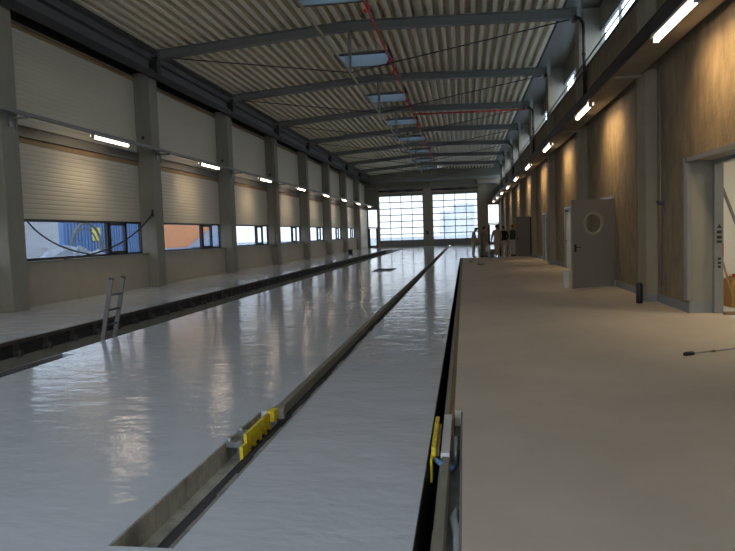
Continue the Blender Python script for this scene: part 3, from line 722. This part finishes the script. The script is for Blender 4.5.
def skylight(label):
    t = thing('skylight', label, 'skylight', (0, 0, 0), 0, 'ridge skylights')
    w = (SX1 - SX0) / 2; l = (SKY[0][1] - SKY[0][0]) / 2; z0, z1 = -.14, .42
    b = BM(); box(b, -w, -w + .05, -l, l, z0, z1); box(b, w - .05, w, -l, l, z0, z1); box(b, -w, w, -l, -l + .05, z0, z1); box(b, -w, w, l - .05, l, z0, z1)
    obj('upstand', b, M['steel'], t)
    b = BM(); g = .07
    for q in ((-w - g, w + g, -l - g, -l, ), (-w - g, w + g, l, l + g), (-w - g, -w, -l, l), (w, w + g, -l, l)): box(b, *q, -.15, -.10)
    obj('rim_flange', b, M['steelmid'], t)
    b = BM(); N, K = 12, 6; vs = []
    for i in range(N + 1):
        u = -1 + 2 * i / N; vs.append([b.verts.new((u * w, (-1 + 2 * j / K) * l, z1 + .28 * (1 - u * u) * (1 - abs(-1 + 2 * j / K) ** 4))) for j in range(K + 1)])
    for i in range(N):
        for j in range(K):
            f = b.faces.new((vs[i][j], vs[i + 1][j], vs[i + 1][j + 1], vs[i][j + 1])); f.smooth = True
    obj('dome', b, M['dome'], t)
    return t
ZS = 8.23 + HB
NAMES = {2: 'nearest in view', 3: 'second nearest', 4: 'third nearest', 5: 'fourth nearest', 6: 'fifth nearest', 7: 'sixth nearest', 8: 'farthest'}
s0 = None
for i, (a, c_) in enumerate(SKY):
    lab = 'blue-lit domed skylight at the ridge, %s' % NAMES.get(i, 'outside the photo overhead')
    loc = ((SX0 + SX1) / 2, (a + c_) / 2, ZS)
    if s0 is None: s0 = skylight(lab); s0.location = loc
    else: dup(s0, loc, lab)

# red sprinkler pipe
rp = thing('sprinkler_pipe', 'red pipe with drop fittings running under the roof beams', 'pipe', (0, 0, 0))
b = BM(); tube(b, [(-2.62, YB + .05, 8.06), (-2.62, 62, 8.06)], .03, 8); obj('main_pipe', b, M['red'], rp)
b = BM(); tube(b, [(-2.62, 36.12, 8.02), (3.4, 36.12, 7.92)], .04, 8); obj('branch_pipe', b, M['red'], rp)
b = BM(); tube(b, [(0, 0, 0), (0, 0, -.20)], .035, 8); tube(b, [(0, 0, -.10), (0, 0, -.15)], .09, 10); box(b, -.03, .10, -.03, .03, -.03, .03)
h0 = obj('drop_fitting', b, M['red'], rp); h0.location = (-2.62, 24.6, 8.06)
for i in range(-2, 10, 2):
    for dy in (0, 1.6):
        if i == 0 and dy == 0: continue
        c = h0.copy(); C.objects.link(c); c.location.y = 24.6 + BAY * .5 * i * 1.0 + dy
# downpipe beside fourth column
t = thing('wall_downpipe', 'brown grey downpipe beside the fourth left column', 'pipe', (-10.44, 35.2, 0))
b = BM(); tube(b, [(0, 0, 1.1), (0, 0, 7.2)], .05, 8); obj('pipe', b, M['brown'], t)
b = BM(); box(b, -.12, .12, -.12, .12, 1.0, 1.18); obj('junction_box', b, M['rail'], t)
# black cables slung across the first full window
b = BM()
def cat(p0, pm, p1, n=14):
    p0, pm, p1 = map(Vector, (p0, pm, p1)); c = 2 * pm - (p0 + p1) / 2
    return [(1 - s) ** 2 * p0 + 2 * s * (1 - s) * c + s * s * p1 for s in [i / n for i in range(n + 1)]]
tube(b, cat((-10.80, 14.85, 2.2), (-10.78, 16.0, 1.56), (-10.76, 17.9, 1.20)), .02, 6)
o = obj('hanging_cable', b, M['black']); tag(o, 'black cable sagging from the top left of the first full window', 'cable')
b = BM(); tube(b, cat((-10.55, 21.05, 2.50), (-10.74, 19.1, 1.52), (-10.80, 16.3, 1.17)), .024, 6)
tube(b, [(-10.55, 21.05, 2.5), (-10.52, 21.0, 2.62), (-10.5, 20.9, 2.5), (-10.52, 21.02, 2.42)], .03, 6)
o = obj('hanging_cable', b, M['black']); tag(o, 'black cable sagging from the second left column to the sill', 'cable')

# ------------------------------------------------------------------ loose things
def vec(a): return Vector(a)
lad = thing('ladder', 'metal ladder standing up out of the pit', 'ladder', (-5.80, 9.64, 0))
lx = lambda z: .21 * z / 1.0
b = None
for yy in (0, .37):
    b = BM(); c = Vector((lx(-.26), yy, -.26)); ax = Vector((.21, 0, 1)).normalized()
    obox(b, c, Vector((ax.z, 0, -ax.x)) * .035, (0, .0125, 0), ax * 1.27); s = obj('side_rail', b, M['ladder'], lad)
    b = BM(); obox(b, c + ax * 1.27, Vector((ax.z, 0, -ax.x)) * .040, (0, .018, 0), ax * .015); obox(b, c - ax * 1.25, Vector((ax.z, 0, -ax.x)) * .040, (0, .018, 0), ax * .02); obj('rail_cap', b, M['black'], s)
for i in range(9):
    z = .72 - .245 * i; b = BM(); tube(b, [(lx(z), 0, z), (lx(z), .37, z)], .016, 8); obj('rung', b, M['ladder'], lad)
b = BM(); tube(b, [(0, 0, 0), (0, 0, .01), (0, 0, .38), (0, 0, .40)], [.055, .065, .065, .055], 16); tube(b, [(0, 0, .385), (0, 0, .415)], .03, 12)
o = obj('black_canister', b, M['black']); o.location = (3.42, 13.55, 0); tag(o, 'black cylindrical canister standing at the foot of the nearest right pillar', 'canister')
b = BM(); box(b, -.05, .05, -.10, .20, 0, .42); box(b, -.055, .055, -.11, .21, .42, .45); box(b, -.03, .03, -.105, -.10, .1, .3)
o = obj('pale_box', b, M['ext']); o.location = (2.60, 17.5, 0); tag(o, 'pale grey box on the floor behind the free edge of the porthole door', 'box')
pl = thing('scraper_pole', 'long thin pole with black grip lying on the beige floor', 'tool', (2.53, 8.05, .02), math.atan2(.36, .70))
b = BM(); tube(b, [(0, 0, 0), (.012, 0, 0), (.13, 0, 0), (.14, 0, 0)], [.02, .027, .027, .018], 10); obj('grip', b, M['black'], pl)
b = BM(); tube(b, [(.13, 0, 0), (1.6, 0, 0)], .008, 8); obj('shaft', b, M['galv'], pl)
b = BM(); tube(b, [(.42, 0, 0), (.47, 0, 0)], .014, 8); obj('joint_collar', b, M['brown'], pl)
b = BM(); box(b, 1.58, 1.62, -.15, .15, -.02, .03); obj('blade', b, M['galv'], pl)
def bucket(name, mtl, loc, label, r=.14, h=.28, handle=True, cat_='bucket'):
    t = thing(name, label, cat_, loc)
    b = BM(); tube(b, [(0, 0, 0), (0, 0, h)], [r * .82, r], 16); ring(b, (0, 0, h), r, .012, (Vector((1, 0, 0)), Vector((0, 1, 0)), Vector((0, 0, 1))), 24, 6); obj('bucket_body', b, mtl, t)
    if handle:
        b = BM(); tube(b, [(r * math.cos(a), 0, h - .02 + .14 * math.sin(a)) for a in [math.pi * i / 10 for i in range(11)]], .006, 6); obj('bucket_handle', b, M['galv'], t)
    return t
bucket('bucket', M['black'], (-9.1, 51.6, 0), 'small black bucket on the walkway near the far left columns', .2, .36)
b = BM(); box(b, -.16, .16, -.16, .16, 0, .38); box(b, -.19, .19, -.19, .19, .38, .42)
o = obj('grey_crate', b, M['steel']); o.location = (1.57, 38.95, 0); tag(o, 'small grey crate on the floor between the standing workers', 'crate')
b = BM(); box(b, -.16, .16, -.05, .05, 0, .03); box(b, -.12, -.06, -.02, .02, .03, .045)
o = obj('floor_board', b, M['steeldark']); o.location = (.72, 30.1, 0); tag(o, 'short dark strip lying on the beige floor before the workers', 'strip')
b = BM(); tube(b, [(-.08, 0, .02), (.08, .02, .02)], .02, 6); o = obj('tool_scrap', b, M['steeldark']); o.location = (.28, 32.7, 0); tag(o, 'tiny dark scrap on the beige floor near its left edge', 'scrap')
# hatch rim
bm = BM(); box(bm, -3.84, -3.80, 26.46, 28.64, -.05, .006); box(bm, -3.02, -2.98, 26.46, 28.64, -.05, .006); box(bm, -3.84, -2.98, 26.46, 26.50, -.05, .006); box(bm, -3.84, -2.98, 28.60, 28.64, -.05, .006)
o = obj('hatch_rim', bm, M['steeldark']); tag(o, 'dark steel rim of the open rectangular floor hatch', 'hatch')

# ------------------------------------------------------------------ people
def person(label, loc, face, H, cols, bend=0.0, armL=None, armR=None, stance=.12, step=0.0, cap=None, headtilt=0.0, extra=None):
    """local frame: x right, y forward; cols = (top, trousers)"""
    rt = thing('person', label, 'person', loc, face)
    s = H / 1.75; P_ = {}
    hipz = .93
    def tb(x, y, z):                          # bend torso forward about the hip
        dz = z - hipz; return (x, y + dz * math.sin(bend), hipz + dz * math.cos(bend))
    V = []; R_ = []; E = []
    def add(p, r, par=None):
        V.append(tuple(c * s for c in p)); R_.append((r[0] * s, r[1] * s)); i = len(V) - 1
        if par is not None: E.append((par, i))
        return i
    pel = add((0, 0, .95), (.175, .13)); ab = add(tb(0, 0, 1.12), (.175, .13), pel); ch = add(tb(0, 0, 1.32), (.185, .135), ab); nk0 = add(tb(0, 0, 1.45), (.10, .08), ch)
    nk = add(tb(0, .015, 1.51), (.052, .055), nk0)
    hd0 = add(tb(0, .03 + headtilt * .5, 1.58), (.068, .08), nk); hd1 = add(tb(0, .035 + headtilt, 1.66), (.078, .095), hd0); add(tb(0, .03 + headtilt, 1.72), (.058, .07), hd1)
    for sd, arm in ((-1, armL), (1, armR)):
        sh = add(tb(sd * .185, 0, 1.42), (.078, .075), nk0)
        el, wr_, ha = arm or ((sd * .25, .0, 1.13), (sd * .25, .08, .88), (sd * .24, .10, .80))
        e = add(tb(*el), (.060, .060), sh); w_ = add(tb(*wr_), (.042, .040), e)
        pm = add(tb(*ha), (.036, .02), w_)
        hv = Vector(ha) - Vector(wr_); hv.normalize(); sv = Vector((0, 1, 0)).cross(hv) if abs(hv.y) < .8 else Vector((1, 0, 0)); sv.normalize(); 
        sv = hv.cross(Vector((sd, 0, 0))); sv.normalize()
        for f in range(4):
            o_ = (f - 1.5) * .018; L_ = (.065, .075, .07, .055)[f]
            k1 = add(tb(*(Vector(ha) + hv * .03 + sv * o_)), (.009, .009), pm); add(tb(*(Vector(ha) + hv * (.03 + L_) + sv * o_ + Vector((-sd * .018, 0, 0)))), (.008, .008), k1)
        k1 = add(tb(*(Vector(ha) + sv * .04)), (.010, .010), pm); add(tb(*(Vector(ha) + sv * .055 + hv * .04)), (.009, .009), k1)
    for sd in (-1, 1):
        st = step * sd
        hp = add((sd * .095, 0, .88), (.112, .115), pel); kn = add((sd * stance * .95, .02 + st * .5, .50), (.088, .09), hp)
        an = add((sd * stance, -.01 + st, .10), (.072, .075), kn); he = add((sd * stance, -.03 + st, .045), (.04, .04), an); add((sd * (stance + .02), .15 + st, .035), (.042, .030), he)
    me = bpy.data.meshes.new('body'); me.from_pydata(V, E, []); me.update()
    o = bpy.data.objects.new('body_tmp', me); C.objects.link(o)
    sk = o.modifiers.new('skin', 'SKIN'); sk.use_smooth_shade = True
    for i, r in enumerate(R_): me.skin_vertices[0].data[i].radius = r
    me.skin_vertices[0].data[0].use_root = True
    ss = o.modifiers.new('sub', 'SUBSURF'); ss.levels = 2; ss.render_levels = 2
    dg = bpy.context.evaluated_depsgraph_get(); dg.update()
    m2 = bpy.data.meshes.new_from_object(o.evaluated_get(dg)); bpy.data.objects.remove(o)
    m2.materials.clear()
    for m in (M['skin'], cols[0], cols[1], M['shoe'], M['hair']): m2.materials.append(m)
    nkv = Vector(V[nk]); shv = Vector(V[nk0]); ax = (nkv - shv).normalized()
    hd = Vector(V[hd1])
    for p in m2.polygons:
        c = p.center; mi = 1
        hd_ = (c - nkv).dot(ax)
        if hd_ > -.01 * s and (c - hd).length < .22 * s:
            mi = 0
        elif c.z < .085 * s: mi = 3
        elif c.z < .93 * s and abs(c.x) < .20 * s and (c.y < .14 + .0 or c.z < .6 * s): mi = 2
        # hands
        for idx in [i for i, r in enumerate(R_) if abs(r[0] - .036 * s) < 1e-6]:
            if (c - Vector(V[idx])).length < .105 * s: mi = 0
        p.material_index = mi; p.use_smooth = True
    body = bpy.data.objects.new('body', m2); C.objects.link(body); body.parent = rt
    # face details + hair or cap
    b = BM()
    bmesh.ops.create_icosphere(b, subdivisions=3, radius=1)
    top = hd + Vector((0, -.012 * s, .028 * s))
    for v in b.verts: v.co = Vector((v.co.x * .088 * s, v.co.y * .108 * s, v.co.z * .105 * s)) + top
    dl = [v for v in b.verts if v.co.z < hd.z + .01 * s and v.co.y > hd.y - .02 * s or v.co.z < hd.z - .06 * s]
    bmesh.ops.delete(b, geom=dl, context='VERTS')
    for f in b.faces: f.smooth = True
    if cap:
        prism(b, [(-.07 * s + hd.x, hd.z + .04 * s), (.07 * s + hd.x, hd.z + .04 * s), (.07 * s + hd.x, hd.z + .052 * s), (-.07 * s + hd.x, hd.z + .052 * s)], hd.y + .06 * s, hd.y + .17 * s)
        obj('cap', b, cap, rt)
    else: obj('hair', b, M['hair'], rt)
    b = BM(); F = hd + Vector((0, .088 * s, 0))
    box(b, F.x - .012 * s, F.x + .012 * s, F.y - .02 * s, F.y + .022 * s, F.z - .035 * s, F.z + .005 * s); obj('nose', b, M['skin'], rt)
    for sx in (-1, 1):
        b = BM(); bmesh.ops.create_icosphere(b, subdivisions=1, radius=.012 * s); bmesh.ops.translate(b, verts=b.verts, vec=F + Vector((sx * .032 * s, -.004 * s, .012 * s))); obj('eye', b, M['hair'], rt)
        b = BM(); bmesh.ops.create_icosphere(b, subdivisions=2, radius=.03 * s)
        for v in b.verts: v.co = Vector((v.co.x * .4, v.co.y * .7, v.co.z)) + hd + Vector((sx * .082 * s, .0, -.01 * s))
        obj('ear', b, M['skin'], rt)
    b = BM(); box(b, F.x - .025 * s, F.x + .025 * s, F.y - .012 * s, F.y + .004 * s, F.z - .062 * s, F.z - .052 * s); obj('mouth', b, M['redcap'], rt)
    return rt
R90 = math.pi / 2
# 1: bent head, facing right
person('person in pale overalls bending the head, leftmost of the group', (.50, 38.1, 0), -R90 - .1, 1.70, (M['overall'], M['beigecloth']), bend=.10, headtilt=.09,
       armL=((-.23, .10, 1.14), (-.14, .24, .98), (-.10, .28, .94)), armR=((.23, .08, 1.14), (.14, .24, .98), (.10, .28, .94)), stance=.10)
person('person in olive work clothes carrying a white bag, second from left', (1.08, 38.2, 0), -R90 + .5, 1.74, (M['khaki'], M['khaki']), bend=.04,
       armR=((.26, .03, 1.13), (.27, .10, .88), (.27, .11, .80)), stance=.13, step=.05)
person('person in pale clothes seen from behind, middle of the group', (1.84, 37.95, 0), .25, 1.82, (M['overall'], M['overall']), stance=.072,
       armL=((-.27, -.02, 1.14), (-.31, .04, .90), (-.31, .06, .81)), armR=((.26, .02, 1.14), (.24, .10, .90), (.22, .13, .82)))
person('person in black jacket and pale trousers standing astride', (2.26, 38.8, 0), .2, 1.74, (M['darkcloth'], M['palegrey']), stance=.20, step=.10,
       armL=((-.27, .02, 1.14), (-.20, .16, .98), (-.13, .20, .96)), armR=((.28, .02, 1.14), (.22, .16, .98), (.15, .20, .96)))
person('person in red cap and dark green jacket at the open brown door', (2.76, 38.7, 0), -R90 + .5, 1.80, (M['green'], M['palegrey']), stance=.11, cap=M['redcap'],
       armL=((-.24, .08, 1.14), (-.16, .30, 1.02), (-.13, .38, 1.02)), armR=((.26, .04, 1.13), (.22, .22, 1.02), (.18, .30, 1.02)))
# white bag
t = thing('white_bag', 'white bag hanging from the hand of the second worker', 'bag', (1.33, 38.02, .33))
b = BM(); prism(b, [(-.13, 0), (.13, 0), (.15, .12), (.12, .30), (.04, .36), (-.04, .36), (-.12, .30), (-.15, .12)], -.07, .07); obj('bag_body', b, M['ext'], t)
b = BM(); tube(b, [(-.05, 0, .34), (-.03, 0, .42), (0, 0, .45), (.03, 0, .42), (.05, 0, .34)], .01, 6); obj('bag_handle', b, M['ext'], t)

# ------------------------------------------------------------------ outside
bm = BM()
N = 40
for i in range(1):
    box(bm, -160, -11.32, -60, 260, -.6, -.15); box(bm, -11.32, 60, 73.5, 260, -.6, -.15); box(bm, -11.32, 60, -60, -5.3, -.6, -.15); box(bm, 4.7, 60, -5.3, 73.5, -.6, -.15)
struct(obj('floor_yard', bm, M['snow']), 'snowy yard ground outside the hall', 'ground')
t = thing('container', 'blue site container with yellow panel seen through the first window', 'container', (-28, 49.0, -.15))
b = BM(); box(b, -2, 0, -6.6, 8.6, 0, 4.2)
for i in range(36): box(b, 0, .06, -6.5 + .41 * i, -6.3 + .41 * i, .1, 4.1)
obj('container_body', b, M['bluepaint'], t)
b = BM(); box(b, .06, .12, -3.2, -2.1, 1.9, 2.9); obj('yellow_panel', b, M['yellowpaint'], t)
b = BM(); ring(b, (0, 0, 1.30), 1.40, .07, 'X', 40, 10); ring(b, (-.16, .08, 1.20), 1.22, .04, 'X', 40, 8)
o = obj('hose_coil', b, M['concdark']); o.location = (-20.0, 32.3, -.05); tag(o, 'large grey hose coil standing outside the first window', 'hose')
def heap(name, cx, cy, rx, ry, h, m, label, cat_, seed):
    rnd = random.Random(seed); b = BM(); G = 14; vs = []
    for i in range(G + 1):
        row = []
        for j in range(G + 1):
            u, v = -1 + 2 * i / G, -1 + 2 * j / G; d = max(0, 1 - (u * u + v * v))
            row.append(b.verts.new((u * rx, v * ry, h * d * (.7 + .5 * rnd.random()) - .15)))
        vs.append(row)
    for i in range(G):
        for j in range(G): b.faces.new((vs[i][j], vs[i + 1][j], vs[i + 1][j + 1], vs[i][j + 1]))
    o = obj(name, b, m); o.location = (cx, cy, 0); tag(o, label, cat_)
heap('snow_heap', -16.2, 25.6, 2.0, 3.6, 1.6, M['snow'], 'heap of snowy rubble outside the left part of the first window', 'heap', 1)
heap('snow_heap', -16.6, 31.6, 1.5, 1.7, .9, M['snow'], 'snowy heap before the hose coil outside the first window', 'heap', 2)
heap('snow_heap', -20, 49.0, 3, 9, .8, M['ext'], 'long snowy heap outside the second full window', 'heap', 3)
b = BM(); box(b, -1, 0, -2.2, 2.2, -.15, 4.5); box(b, 0, .05, -1.8, -.9, 1.4, 2.3); box(b, 0, .3, .6, 1.5, -.15, 1.4)
o = obj('site_hut', b, M['ext']); o.location = (-24.5, 34.4, 0); tag(o, 'pale site hut outside the left part of the first window', 'hut')
b = BM(); box(b, -.8, 0, -1.2, 1.2, -.15, 2.3); o = obj('red_sign_hut', b, [M['ext']]); o.location = (-23.0, 29.4, 0); tag(o, 'small pale cabin left of the hose coil outside', 'hut')
t = thing('orange_building', 'orange building outside the second full window', 'building', (-32, 76, -.15))
b = BM(); box(b, -6, 0, -10, 6, 0, 9); obj('facade', b, M['orange'], t)
b = BM(); vs_ = [b.verts.new(p) for p in ((0, -4, .9), (1.5, -4, .9), (1.5, 6, .9), (0, 6, .9), (0, 6, 4.0), (1.5, 6, 4.0))]
for a_ in ((0, 1, 2, 3), (0, 4, 5, 1), (2, 5, 4, 3), (0, 3, 4), (1, 5, 2)): b.faces.new([vs_[i] for i in a_])
box(b, 0, .6, -10, 6, 0, .9); obj('grey_base', b, M['farfac'], t)
b = BM(); box(b, -4, 0, -30, 30, -.15, 5.5); o = obj('far_building', b, M['ext']); o.location = (-60, 130, 0); tag(o, 'pale building beyond the far left windows', 'building')
M['haze'] = mat('hazy_facade', srgb(226, 232, 240), 0.9)  # distance haze put into the pale facade colour
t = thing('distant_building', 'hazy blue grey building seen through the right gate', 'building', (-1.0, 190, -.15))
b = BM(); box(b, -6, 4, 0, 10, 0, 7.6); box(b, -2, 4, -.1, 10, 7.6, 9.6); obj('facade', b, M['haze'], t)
b = BM()
for i in range(5):
    for j in range(2): box(b, -5 + 1.7 * i, -4.2 + 1.7 * i, -.15, 0, 2 + 2.6 * j, 3.4 + 2.6 * j)
obj('windows', b, M['ext'], t)

# ------------------------------------------------------------------ light portals (only guide sampling of the sky)
def portal(loc, rot, sx, sy):
    l = bpy.data.lights.new('portal', 'AREA'); l.shape = 'RECTANGLE'; l.size = sx; l.size_y = sy; l.cycles.is_portal = True
    o = bpy.data.objects.new('daylight_portal', l); C.objects.link(o); o.location = loc; o.rotation_euler = rot
portal((-6.96, YF + .3, 3.2), (-R90, 0, 0), 4.9, 5.1); portal((-.96, YF + .3, 3.2), (-R90, 0, 0), 4.9, 5.1)
portal((-10.2, YF + .3, 2.2), (-R90, 0, 0), 1.0, 4.2); portal((3.2, YF + .3, 2.2), (-R90, 0, 0), 1.2, 4.2)
portal((-6.96, YB - .4, 3.2), (R90, 0, 0), 4.9, 5.1); portal((-.96, YB - .4, 3.2), (R90, 0, 0), 4.9, 5.1)
portal((XW - .4, (YB + YF) / 2, 1.7), (0, -R90, 0), 1.1, YF - YB)
portal((4.55, (YB + YF) / 2, 7.1), (0, R90, 0), 1.1, YF - YB)
for a, c_ in SKY: portal(((SX0 + SX1) / 2, (a + c_) / 2, ZS + .75), (0, 0, 0), SX1 - SX0, c_ - a)

# ------------------------------------------------------------------ sky
w = bpy.data.worlds.new('overcast'); scn.world = w; w.use_nodes = True
nt = w.node_tree; bg = nt.nodes['Background']
tc = nt.nodes.new('ShaderNodeTexCoord'); sp = nt.nodes.new('ShaderNodeSeparateXYZ'); cr = nt.nodes.new('ShaderNodeValToRGB')
nt.links.new(tc.outputs['Generated'], sp.inputs[0]); nt.links.new(sp.outputs['Z'], cr.inputs[0])
cr.color_ramp.elements[0].position = 0.0; cr.color_ramp.elements[0].color = (.88, .94, 1.0, 1)
cr.color_ramp.elements[1].position = 0.5; cr.color_ramp.elements[1].color = (.76, .87, 1.0, 1)
nt.links.new(cr.outputs[0], bg.inputs[0]); bg.inputs[1].default_value = 5.8

# ------------------------------------------------------------------ camera
f, yaw, pitch, roll = 650.0, 0.149636405, 0.063679526, -0.0336075595
F = Vector((-math.sin(yaw) * math.cos(pitch), math.cos(yaw) * math.cos(pitch), -math.sin(pitch)))
r = Vector((math.cos(yaw), math.sin(yaw), 0)); u = r.cross(F)
r2 = math.cos(roll) * r + math.sin(roll) * u; u2 = -math.sin(roll) * r + math.cos(roll) * u
cam = bpy.data.cameras.new('camera'); co = bpy.data.objects.new('camera', cam); C.objects.link(co)
mw = Matrix(((r2.x, u2.x, -F.x, 0), (r2.y, u2.y, -F.y, 0), (r2.z, u2.z, -F.z, 1.56), (0, 0, 0, 1)))
co.matrix_world = mw
cam.sensor_width = 36; cam.lens = f / 735 * 36; cam.clip_start = .05; cam.clip_end = 600
scn.camera = co
vs = scn.view_settings; vs.view_transform = 'Standard'; vs.look = 'None'; vs.gamma = 1; vs.use_curve_mapping = False
vs.exposure = 0.0
